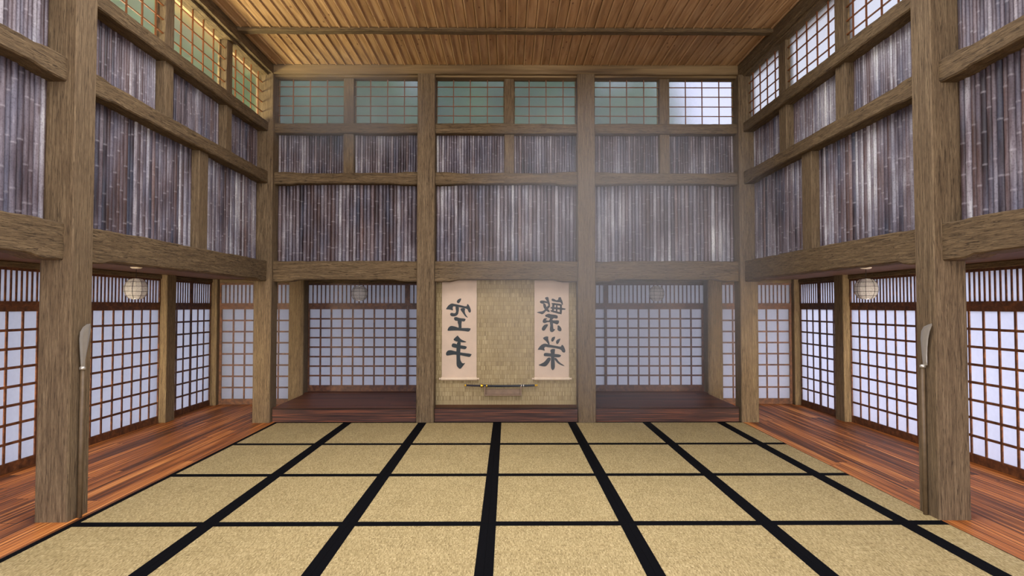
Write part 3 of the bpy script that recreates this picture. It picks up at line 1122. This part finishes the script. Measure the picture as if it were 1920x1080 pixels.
# ---------------------------------------------------------------- tatami mats
X0, XW = -3.6217, 1.1539
Y0, YD = 9.6423, 1.4852
BW, BH = 0.064, 0.05
cols_e = [-3.605] + [X0 + XW * k for k in range(1, 7)] + [3.645]
colw = ['leftmost column', 'second column from the left', 'third column from the left', 'column left of the middle band... '][:3]
CN = ['leftmost column', 'second column from the left', 'third column from the left', 'middle column', 'third column from the right', 'second column from the right', 'narrow rightmost column']
RN = ['touching the platform', 'in the second row back', 'in the third row', 'between the near pillars', 'of the nearest row']
for r in range(5):
    yb, yf = Y0 - YD * r, Y0 - YD * (r + 1)
    if r == 0:
        yb = 9.70
    for k in range(7):
        xa, xb = cols_e[k], cols_e[k + 1]
        g = 0.0006
        cx, cy_ = (xa + xb) / 2, (yb + yf) / 2
        root = empty('tatami_mat', (cx, cy_, -0.035))
        if r < 4:
            lab = 'straw mat %s, %s' % (RN[r], CN[k])
        else:
            lab = 'straw mat %s, %s' % (RN[r], CN[k])
        tag(root, lab, 'floor mat', 'straw mats with black borders')
        wl = 0.052 if k == 0 else BW
        wr = BW if k < 6 else 0.004
        hb_ = 0.012 + (9.70 - 9.648) if r == 0 else BH
        hf = BH
        x0, x1 = xa - cx + g, xb - cx - g
        y0, y1 = yf - cy_ + g, yb - cy_ - g
        bm = bmesh.new()
        bm_box(bm, x0 + wl, x1 - wr, y0 + hf, y1 - hb_, 0.0, 0.0365)
        mk('woven_surface', bm, M_TATAMI, root)
        bm = bmesh.new()
        bm_box(bm, x0, x0 + wl, y0, y1, 0, 0.038)
        bm_box(bm, x1 - wr, x1, y0, y1, 0, 0.038)
        bm_box(bm, x0 + wl, x1 - wr, y0, y0 + hf, 0, 0.038)
        bm_box(bm, x0 + wl, x1 - wr, y1 - hb_, y1, 0, 0.038)
        mk('border', bm, M_BORDER, root)

# ---------------------------------------------------------------- lanterns


def lantern(x, y, zc, label):
    root = empty('paper_lantern', (x, y, zc))
    tag(root, label, 'lantern', 'round paper lanterns')
    r = 0.135
    zt = 0.123
    n = 12

    def rr(z):
        return r * math.sqrt(max(0.0, 1 - (z / 0.148) ** 2))
    bm = bmesh.new()
    prof_ = [(rr(-zt + 2 * zt * i / 14), -zt + 2 * zt * i / 14) for i in range(15)]
    rings = []
    for q, h in prof_:
        rings.append([bm.verts.new((q * math.cos(2 * math.pi * k / n), q * math.sin(2 * math.pi * k / n), h)) for k in range(n)])
    for a, b in zip(rings, rings[1:]):
        for k in range(n):
            bm.faces.new((a[k], a[(k + 1) % n], b[(k + 1) % n], b[k]))
    mk('shade', bm, M_LANTERN, root)
    bm = bmesh.new()
    for z in (-0.085, -0.032, 0.032, 0.085):
        q = rr(z) + .002
        bm_tube(bm, [(q * math.cos(2 * math.pi * k / 24), q * math.sin(2 * math.pi * k / 24), z) for k in range(24)], 0.0021, 5, close=True)
    for k in range(8):
        a = 2 * math.pi * (k + .3) / 8
        bm_tube(bm, [((rr(-zt + 2 * zt * i / 14) + .002) * math.cos(a), (rr(-zt + 2 * zt * i / 14) + .002) * math.sin(a), -zt + 2 * zt * i / 14) for i in range(15)], 0.0021, 5)
    mk('wire_cage', bm, M_WIRE, root)
    for z in (-zt, zt):
        bm = bmesh.new()
        q = rr(zt) + 0.002
        bm_lathe(bm, [(q * .45, z - .004), (q * .62, z - .006), (q * .62, z + .006), (q * .45, z + .004)], 20)
        mk('end_ring', bm, M_STEEL, root)
    bm = bmesh.new()
    bm_tube(bm, [(0, 0, zt), (0, 0, ZA - zc)], 0.003, 6)
    mk('cord', bm, M_WIRE, root)
    bm = bmesh.new()
    bm_lathe(bm, [(0.012, ZA - zc - .022), (0.05, ZA - zc - .018), (0.066, ZA - zc - .008), (0.066, ZA - zc)], 24)
    mk('ceiling_cap', bm, mat_plain('white_enamel_cap', srgb(240, 226, 200), 0.4), root, smooth=True)
    return root


lantern(-4.655, 7.80, 2.016, 'round white lantern hanging in the left aisle')
lantern(4.53, 7.80, 2.016, 'round white lantern hanging in the right aisle')
lantern(-2.575, 10.8, 2.022, 'round wire lantern over the left platform')
lantern(2.60, 10.8, 2.020, 'round wire lantern over the right platform')

# ---------------------------------------------------------------- scrolls
YT = 10.0       # face of the straw matting


def px2x(px, y):  # horizontal position at depth y, seen on the photograph
    u, v = (px - 960) / F_PX, 0.03
    return math.tan(math.atan(u) + 0.0071) * y


def px2z(py, y, px=950):
    return 1.8 + y * math.tan(math.atan((540 - py) / F_PX) + 0.0293)


LCH = {
    'kong': [
        [(272, 120), (255, 118), (235, 128), (218, 148), (222, 165), (238, 174), (252, 163), (262, 145)],
        [(100, 232), (125, 195), (160, 172), (200, 180), (240, 188), (330, 210), (335, 185), (345, 178), (362, 205), (375, 235), (380, 262), (368, 280), (352, 270), (340, 240), (325, 232), (240, 215), (205, 210), (180, 205), (172, 225), (180, 255), (140, 242), (100, 240)],
        [(205, 208), (245, 212), (242, 260), (232, 300), (205, 318), (165, 320), (145, 305), (145, 285), (165, 278), (185, 285), (205, 282), (212, 260), (205, 230)],
        [(262, 230), (290, 225), (315, 232), (308, 262), (320, 300), (350, 338), (315, 322), (290, 285), (262, 248)],
        [(188, 350), (190, 330), (215, 325), (250, 338), (322, 345), (312, 372), (295, 378), (275, 372), (240, 372), (200, 368)],
        [(232, 365), (278, 368), (272, 405), (275, 455), (240, 455), (240, 420), (228, 385)],
        [(115, 470), (130, 440), (155, 425), (200, 432), (250, 450), (378, 450), (370, 475), (355, 492), (310, 485), (240, 478), (180, 478), (120, 482)],
    ],
    'shou': [
        [(232, 532), (240, 548), (270, 580), (338, 608), (290, 612), (240, 605), (215, 602), (182, 585), (190, 568), (212, 548)],
        [(162, 640), (175, 622), (200, 624), (240, 640), (335, 655), (328, 680), (310, 690), (260, 680), (200, 672), (165, 662)],
        [(97, 735), (115, 705), (150, 697), (200, 710), (260, 725), (390, 740), (380, 762), (365, 777), (320, 768), (260, 755), (200, 748), (160, 752), (105, 762)],
        [(225, 605), (265, 600), (262, 680), (258, 760), (262, 815), (285, 850), (318, 840), (300, 865), (262, 913), (235, 895), (218, 870), (218, 800), (215, 720), (218, 660)],
    ]}
RCH = {
    'fan': [
        [(155, 108), (198, 97), (206, 140), (220, 192), (208, 205), (190, 175), (178, 140)],
        [(100, 152), (118, 140), (150, 142), (180, 150), (200, 165), (195, 175), (150, 165), (140, 178), (110, 172)],
        [(140, 170), (165, 175), (180, 220), (218, 262), (205, 272), (180, 262), (150, 230), (140, 200)],
        [(215, 195), (220, 210), (180, 250), (150, 285), (128, 298), (100, 285), (62, 275), (100, 265), (135, 262), (165, 235), (195, 195)],
        [(235, 122), (255, 118), (290, 140), (310, 130), (310, 108), (338, 100), (345, 125), (358, 150), (365, 190), (350, 185), (335, 160), (300, 160), (250, 150), (235, 140)],
        [(245, 170), (270, 172), (262, 262), (235, 258)],
        [(285, 178), (302, 180), (300, 275), (282, 270)],
        [(330, 185), (352, 190), (350, 300), (325, 290)],
        [(235, 165), (355, 182), (352, 202), (238, 187)],
        [(225, 210), (395, 228), (385, 250), (222, 234)],
        [(222, 245), (345, 275), (340, 298), (222, 266)],
        [(160, 305), (200, 288), (225, 296), (300, 305), (305, 330), (295, 345), (255, 338), (225, 345), (190, 330), (165, 322)],
        [(225, 330), (262, 335), (235, 365), (318, 362), (318, 390), (300, 412), (270, 400), (215, 385), (195, 380), (215, 350)],
        [(132, 375), (145, 345), (170, 338), (190, 345), (165, 362), (200, 368), (240, 375), (235, 388), (190, 382), (165, 395), (140, 392)],
        [(212, 385), (250, 388), (252, 420), (255, 465), (278, 460), (262, 485), (238, 500), (215, 485), (215, 450), (220, 420)],
        [(190, 405), (195, 420), (175, 450), (155, 480), (128, 478), (122, 452), (150, 415)],
        [(302, 418), (325, 425), (348, 460), (342, 485), (320, 488), (298, 470), (302, 445)],
    ],
    'rong': [
        [(132, 565), (165, 545), (198, 545), (195, 575), (215, 630), (200, 640), (175, 600)],
        [(228, 585), (240, 555), (275, 545), (272, 570), (250, 605), (232, 600)],
        [(282, 612), (290, 585), (335, 565), (328, 590), (310, 625), (295, 632)],
        [(78, 690), (110, 645), (155, 622), (200, 635), (250, 645), (340, 662), (345, 642), (360, 640), (378, 670), (390, 705), (382, 728), (355, 722), (338, 690), (250, 672), (200, 668), (162, 660), (150, 680), (162, 708), (120, 695), (80, 695)],
        [(145, 765), (148, 735), (170, 728), (215, 735), (345, 750), (330, 778), (290, 780), (230, 772), (180, 768)],
        [(218, 700), (240, 685), (275, 685), (270, 720), (265, 780), (272, 880), (265, 910), (245, 928), (228, 905), (225, 860), (228, 780), (225, 730)],
        [(215, 780), (228, 800), (200, 850), (170, 882), (135, 882), (80, 868), (120, 850), (155, 830), (190, 785)],
        [(262, 790), (285, 785), (320, 835), (388, 880), (350, 872), (305, 850), (270, 810)],
    ]}


def scroll(xl, xr, ox, chars, label, knobs):
    y = YT - 0.030
    X_0, X_1 = px2x(xl, y), px2x(xr, y)
    zt, zb = 2.215, px2z(710, y)
    cx = (X_0 + X_1) / 2
    root = empty('hanging_scroll', (cx, y, zb))
    tag(root, label, 'scroll', 'calligraphy scrolls in the niche')
    # paper with a very slight billow
    bm = bmesh.new()
    n = 24
    fr = []
    for i in range(n + 1):
        z = (zt - zb) * i / n
        yy = 0.003 * math.sin(i / n * 6)
        fr.append([bm.verts.new((xx - cx, yy + dy, z)) for xx, dy in ((X_0, 0), (X_1, 0), (X_1, .002), (X_0, .002))])
    for a, b in zip(fr, fr[1:]):
        for k in range(4):
            bm.faces.new((a[k], a[(k + 1) % 4], b[(k + 1) % 4], b[k]))
    bm.faces.new(fr[0])
    bm.faces.new(fr[-1])
    mk('scroll_paper', bm, M_SCROLL, root)
    for key in chars:
        bm = bmesh.new()
        for i, st in enumerate(chars[key]):
            pts = []
            for (u, v) in st:
                pts.append(Vector((px2x(ox + u / 6.0, y) - cx, -0.0045 - .0001 * i, px2z(540 + v / 6.0, y) - zb)))
            # soften the outline
            sm_ = []
            m = len(pts)
            for q in range(m):
                a, b = pts[q], pts[(q + 1) % m]
                sm_ += [a.lerp(b, .22), a.lerp(b, .78)]
            f = bm.faces.new([bm.verts.new(p) for p in sm_])
            r_ = bmesh.ops.extrude_face_region(bm, geom=[f])
            for e in r_['geom']:
                if isinstance(e, bmesh.types.BMVert):
                    e.co.y += 0.0008
        bmesh.ops.triangulate(bm, faces=bm.faces[:])
        o = mk('brush_character', bm, M_INK, root)
    rz = 0.026
    bm = bmesh.new()
    bm_lathe(bm, [(rz, X_0 - cx - .008), (rz, X_1 - cx + .008)], 16, 'x', (0, -0.012, 0))
    rl = mk('roller', bm, M_ROLLER, root, smooth=False)
    for sgn, xe in ((-1, X_0 - cx - .008), (1, X_1 - cx + .008)):
        if sgn not in knobs:
            continue
        bm = bmesh.new()
        bm_lathe(bm, [(0.010, xe), (0.010, xe + sgn * .010), (0.018, xe + sgn * .014), (0.018, xe + sgn * .030), (0.009, xe + sgn * .036)], 14, 'x', (0, -0.012, 0))
        mk('knob', bm, M_ROLLER, rl)
    return root


scroll(828.8, 893.8, 820, LCH, 'cream hanging scroll with two black brush characters, left of the niche', (-1, 1))
scroll(1002.2, 1066.6, 995, RCH, 'cream hanging scroll with two black brush characters, right of the niche', (-1, 1))

# ---------------------------------------------------------------- sword and rack
ys = 9.945
root = empty('sheathed_sword', (px2x(940, ys), ys, px2z(723.3, ys)))
tag(root, 'black sheathed sword with gold fittings resting on the small rack between the scrolls', 'sword')
xc = px2x(940, ys)
zc_ = px2z(723.3, ys)


def sx_(p):
    return px2x(p, ys) - xc


def curve_z(xx):   # gentle curve, ends slightly up
    return 0.035 * (xx ** 2) - 0.004


def swseg(a, b, r0, r1, n=10):
    pts, rad = [], []
    for i in range(n + 1):
        xx = a + (b - a) * i / n
        pts.append((xx, 0, curve_z(xx)))
        rad.append(r0 + (r1 - r0) * i / n)
    return pts, rad


def swpart(name, a, b, r0, r1, mat, n=10, seg=10):
    bm = bmesh.new()
    p, r = swseg(sx_(a), sx_(b), r0, r1, n)
    bm_tube(bm, p, r, seg)
    return mk(name, bm, mat, root, smooth=False)


swpart('pommel', 871.5, 874.5, .014, .016, M_GOLD, 2)
swpart('handle', 874.5, 901.5, .015, .015, M_WRAP)
swpart('guard', 902.0, 903.6, .031, .031, M_GOLD, 1, 18)
swpart('collar', 903.6, 906.0, .020, .018, M_GOLD, 1)
sc = swpart('scabbard', 906.0, 1002.5, .0195, .018, M_BLACK, 20)
for a, b, mt in ((912.0, 913.8, M_GOLD), (977.0, 978.2, M_STEEL), (980.8, 982.2, M_STEEL)):
    bm = bmesh.new()
    p, r = swseg(sx_(a), sx_(b), .0215, .0215, 1)
    bm_tube(bm, p, r, 12)
    mk('band', bm, mt, sc)
swpart('end_cap', 1002.5, 1008.0, .0185, .013, M_GOLD, 3)

yr = 9.93
xr0, xr1 = px2x(908, yr), px2x(978, yr)
xm = (xr0 + xr1) / 2
root = empty('sword_rack', (xm, YT, px2z(741, YT)))
tag(root, 'small brown wall rack carrying the sword', 'rack')
z_ = px2z(741, YT)
bm = bmesh.new()
bm_box(bm, xr0 - xm, xr1 - xm, -0.025, 0, 0.0, 0.105, .003)
mk('back_board', bm, M_RACK, root)
bm = bmesh.new()
bm_box(bm, xr0 - xm, xr1 - xm, -0.075, -0.025, 0.0, 0.022, .003)
mk('shelf', bm, M_RACK, root)
for xx in (xr0 - xm + .012, xr1 - xm - .012):
    bm = bmesh.new()
    zt_ = zc_ - z_ - .020
    bm_box(bm, xx - .010, xx + .010, -0.085, -0.025, 0.022, zt_ - .001 + curve_z(xx) , .002)
    bm_box(bm, xx - .010, xx + .010, -0.088, -0.079, zt_ - .002, zt_ + .018, .001)
    mk('arm', bm, M_RACK, root)


# ---------------------------------------------------------------- naginata
def polearm(X, side, Yc, blade, label):
    """blade outline given as (y, z) pairs in metres, flat against the pillar face"""
    root = empty('pole_weapon', (X, Yc, 0.0))
    tag(root, label, 'pole weapon', 'curved blades on poles leaning at the near pillars')
    zbl = min(z for _, z in blade)
    bm = bmesh.new()
    bm_tube(bm, [(0, 0, 0.004), (0, 0, zbl * .5), (0, 0, zbl - .01)], [.0185, .0185, .017], 12)
    mk('shaft', bm, M_SHAFT, root, smooth=True)
    bm = bmesh.new()
    bm_lathe(bm, [(.018, zbl - .02), (.024, zbl - .018), (.024, zbl), (.014, zbl + .008)], 16)
    mk('collar', bm, M_STEEL, root, smooth=True)
    # blade: thin lens section, thickest in the middle
    cy0 = sum(y for y, _ in blade) / len(blade)
    cz0 = sum(z for _, z in blade) / len(blade)
    bm = bmesh.new()
    rim = [bm.verts.new((0, y - Yc, z)) for y, z in blade]
    m = len(blade)
    inner = [(cy0 + (y - cy0) * .55, cz0 + (z - cz0) * .82) for y, z in blade]
    for sg in (-1, 1):
        inn = [bm.verts.new((sg * .0045, y - Yc, z)) for y, z in inner]
        for i in range(m):
            j = (i + 1) % m
            bm.faces.new((rim[i], rim[j], inn[j], inn[i]))
        bm.faces.new(inn)
    mk('blade', bm, M_STEEL, root)
    return root


def bl(pts, ox, oy, sc_, X):
    out = []
    for u, v in pts:
        px_, py_ = ox + u / sc_, oy + v / sc_
        Y = X / math.tan(math.atan((px_ - 960) / F_PX) + 0.0071)
        out.append((Y, 1.8 + Y * (math.tan(math.atan((540 - py_) / F_PX) + 0.0293))))
    return out


XLn, XRn = -3.647, 3.609
bL = bl([(137, 72), (118, 75), (98, 90), (85, 115), (82, 150), (85, 200), (89, 250), (92, 290), (114, 290), (113, 262), (120, 220), (128, 180), (135, 130), (139, 100)], 120, 580, 2.7, XLn)
bR = bl([(178, 72), (158, 78), (137, 88), (124, 110), (120, 150), (123, 200), (127, 250), (130, 285), (152, 285), (152, 240), (154, 200), (159, 150), (168, 110), (180, 80)], 1680, 580, 2.7, XRn)
polearm(XLn, -1, 5.365, bL, 'curved blade on a wooden pole leaning at the left near pillar')
polearm(XRn, 1, 5.385, bR, 'curved blade on a wooden pole leaning at the right near pillar')

# ---------------------------------------------------------------- trees outside


def tree(x, y, h, r, seed, label):
    rnd = random.Random(seed)
    root = empty('garden_tree', (x, y, -0.4))
    tag(root, label, 'tree', 'trees outside the hall')
    bm = bmesh.new()
    bm_tube(bm, [(0, 0, 0), (.1, 0, h * .3), (-.05, .1, h * .62)], [.22, .17, .09], 8)
    mk('trunk', bm, M_BARK, root, smooth=True)
    bm = bmesh.new()
    for i in range(1000):
        # clumps of leaf cards spread through an ellipsoid crown
        while True:
            p = Vector((rnd.uniform(-1, 1), rnd.uniform(-1, 1), rnd.uniform(-1, 1)))
            if .35 < p.length < 1:
                break
        c = Vector((p.x * r, p.y * r, h * .6 + p.z * h * .36))
        s = rnd.uniform(.18, .42)
        rot = Matrix.Rotation(rnd.uniform(0, 6.3), 3, 'Z') @ Matrix.Rotation(rnd.uniform(-1, 1), 3, 'X')
        vs4 = [bm.verts.new(c + rot @ Vector(q) * s) for q in ((-1, -.5, 0), (0, -.9, .2), (1, -.4, 0), (.9, .6, .1), (0, 1, -.1), (-.9, .5, .15))]
        bm.faces.new(vs4)
    mk('crown', bm, M_LEAF, root)


TR = [(-8.7, 6.4, 11.0, 1.9), (-8.7, 11.2, 12.0, 1.9), (-8.7, 16.0, 12.5, 1.9), (-8.9, 20.8, 13.0, 1.9), (-4.3, 18.0, 10.2, 1.9), (-8.7, 1.6, 10.5, 1.9),
      (0.3, 18.0, 10.2, 1.9), (4.1, 18.6, 10.0, 1.2), (-2.2, 23.4, 13.2, 1.9), (2.6, 23.4, 13.0, 1.7), (-6.9, 24.6, 14.0, 1.9)]
tl = ['garden tree close outside the left wall, beside the near high window', 'garden tree behind the middle high window of the left wall', 'garden tree behind the far high window of the left wall',
      'garden tree beyond the back left corner of the hall', 'garden tree behind the two leftmost back windows', 'garden tree outside the left wall, beside the viewer',
      'garden tree behind the two middle back windows', 'slim garden tree behind the second back window from the right', 'tall garden tree in the second row, behind the window above the left scroll',
      'tall garden tree in the second row, behind the window above the right scroll', 'tall garden tree in the second row, behind the leftmost back window']
for i, (x, y, h, r) in enumerate(TR):
    tree(x, y, h, r, 300 + i, tl[i])


# ---------------------------------------------------------------- haze drifting in the light
def haze(loc, size, rot, dens, label):
    t = NT('pale_grey_haze')
    v = t.n('ShaderNodeVolumeScatter')
    v.inputs['Color'].default_value = (0.90, 0.87, 0.84, 1)
    tc = t.n('ShaderNodeTexCoord')
    ln = t.n('ShaderNodeVectorMath', operation='LENGTH')
    t.l(tc.outputs['Object'], ln.inputs[0])
    q = t.math('SUBTRACT', 1.0, t.math('MULTIPLY', ln.outputs['Value'], ln.outputs['Value']))
    t.l(t.math('MULTIPLY', t.math('MAXIMUM', q, 0.0), dens), v.inputs['Density'])
    v.inputs['Anisotropy'].default_value = 0.0
    t.l(v.outputs[0], t.out.inputs['Volume'])
    bm = bmesh.new()
    bmesh.ops.create_icosphere(bm, subdivisions=4, radius=1.0)
    o = mk('haze', bm, t.m, None, loc, smooth=True)
    o.scale = size
    o.rotation_euler = rot
    tag(o, label, 'haze', kind='stuff')


haze((1.30, 7.55, 2.42), (2.25, 1.95, 2.2), (0, 0, 0), 0.125, 'thin pale haze hanging in front of the right half of the back wall')
haze((-2.25, 8.6, 4.55), (1.3, 0.85, 0.9), (0, 0, 0), 0.22, 'thin pale haze below the ceiling near the back left corner')
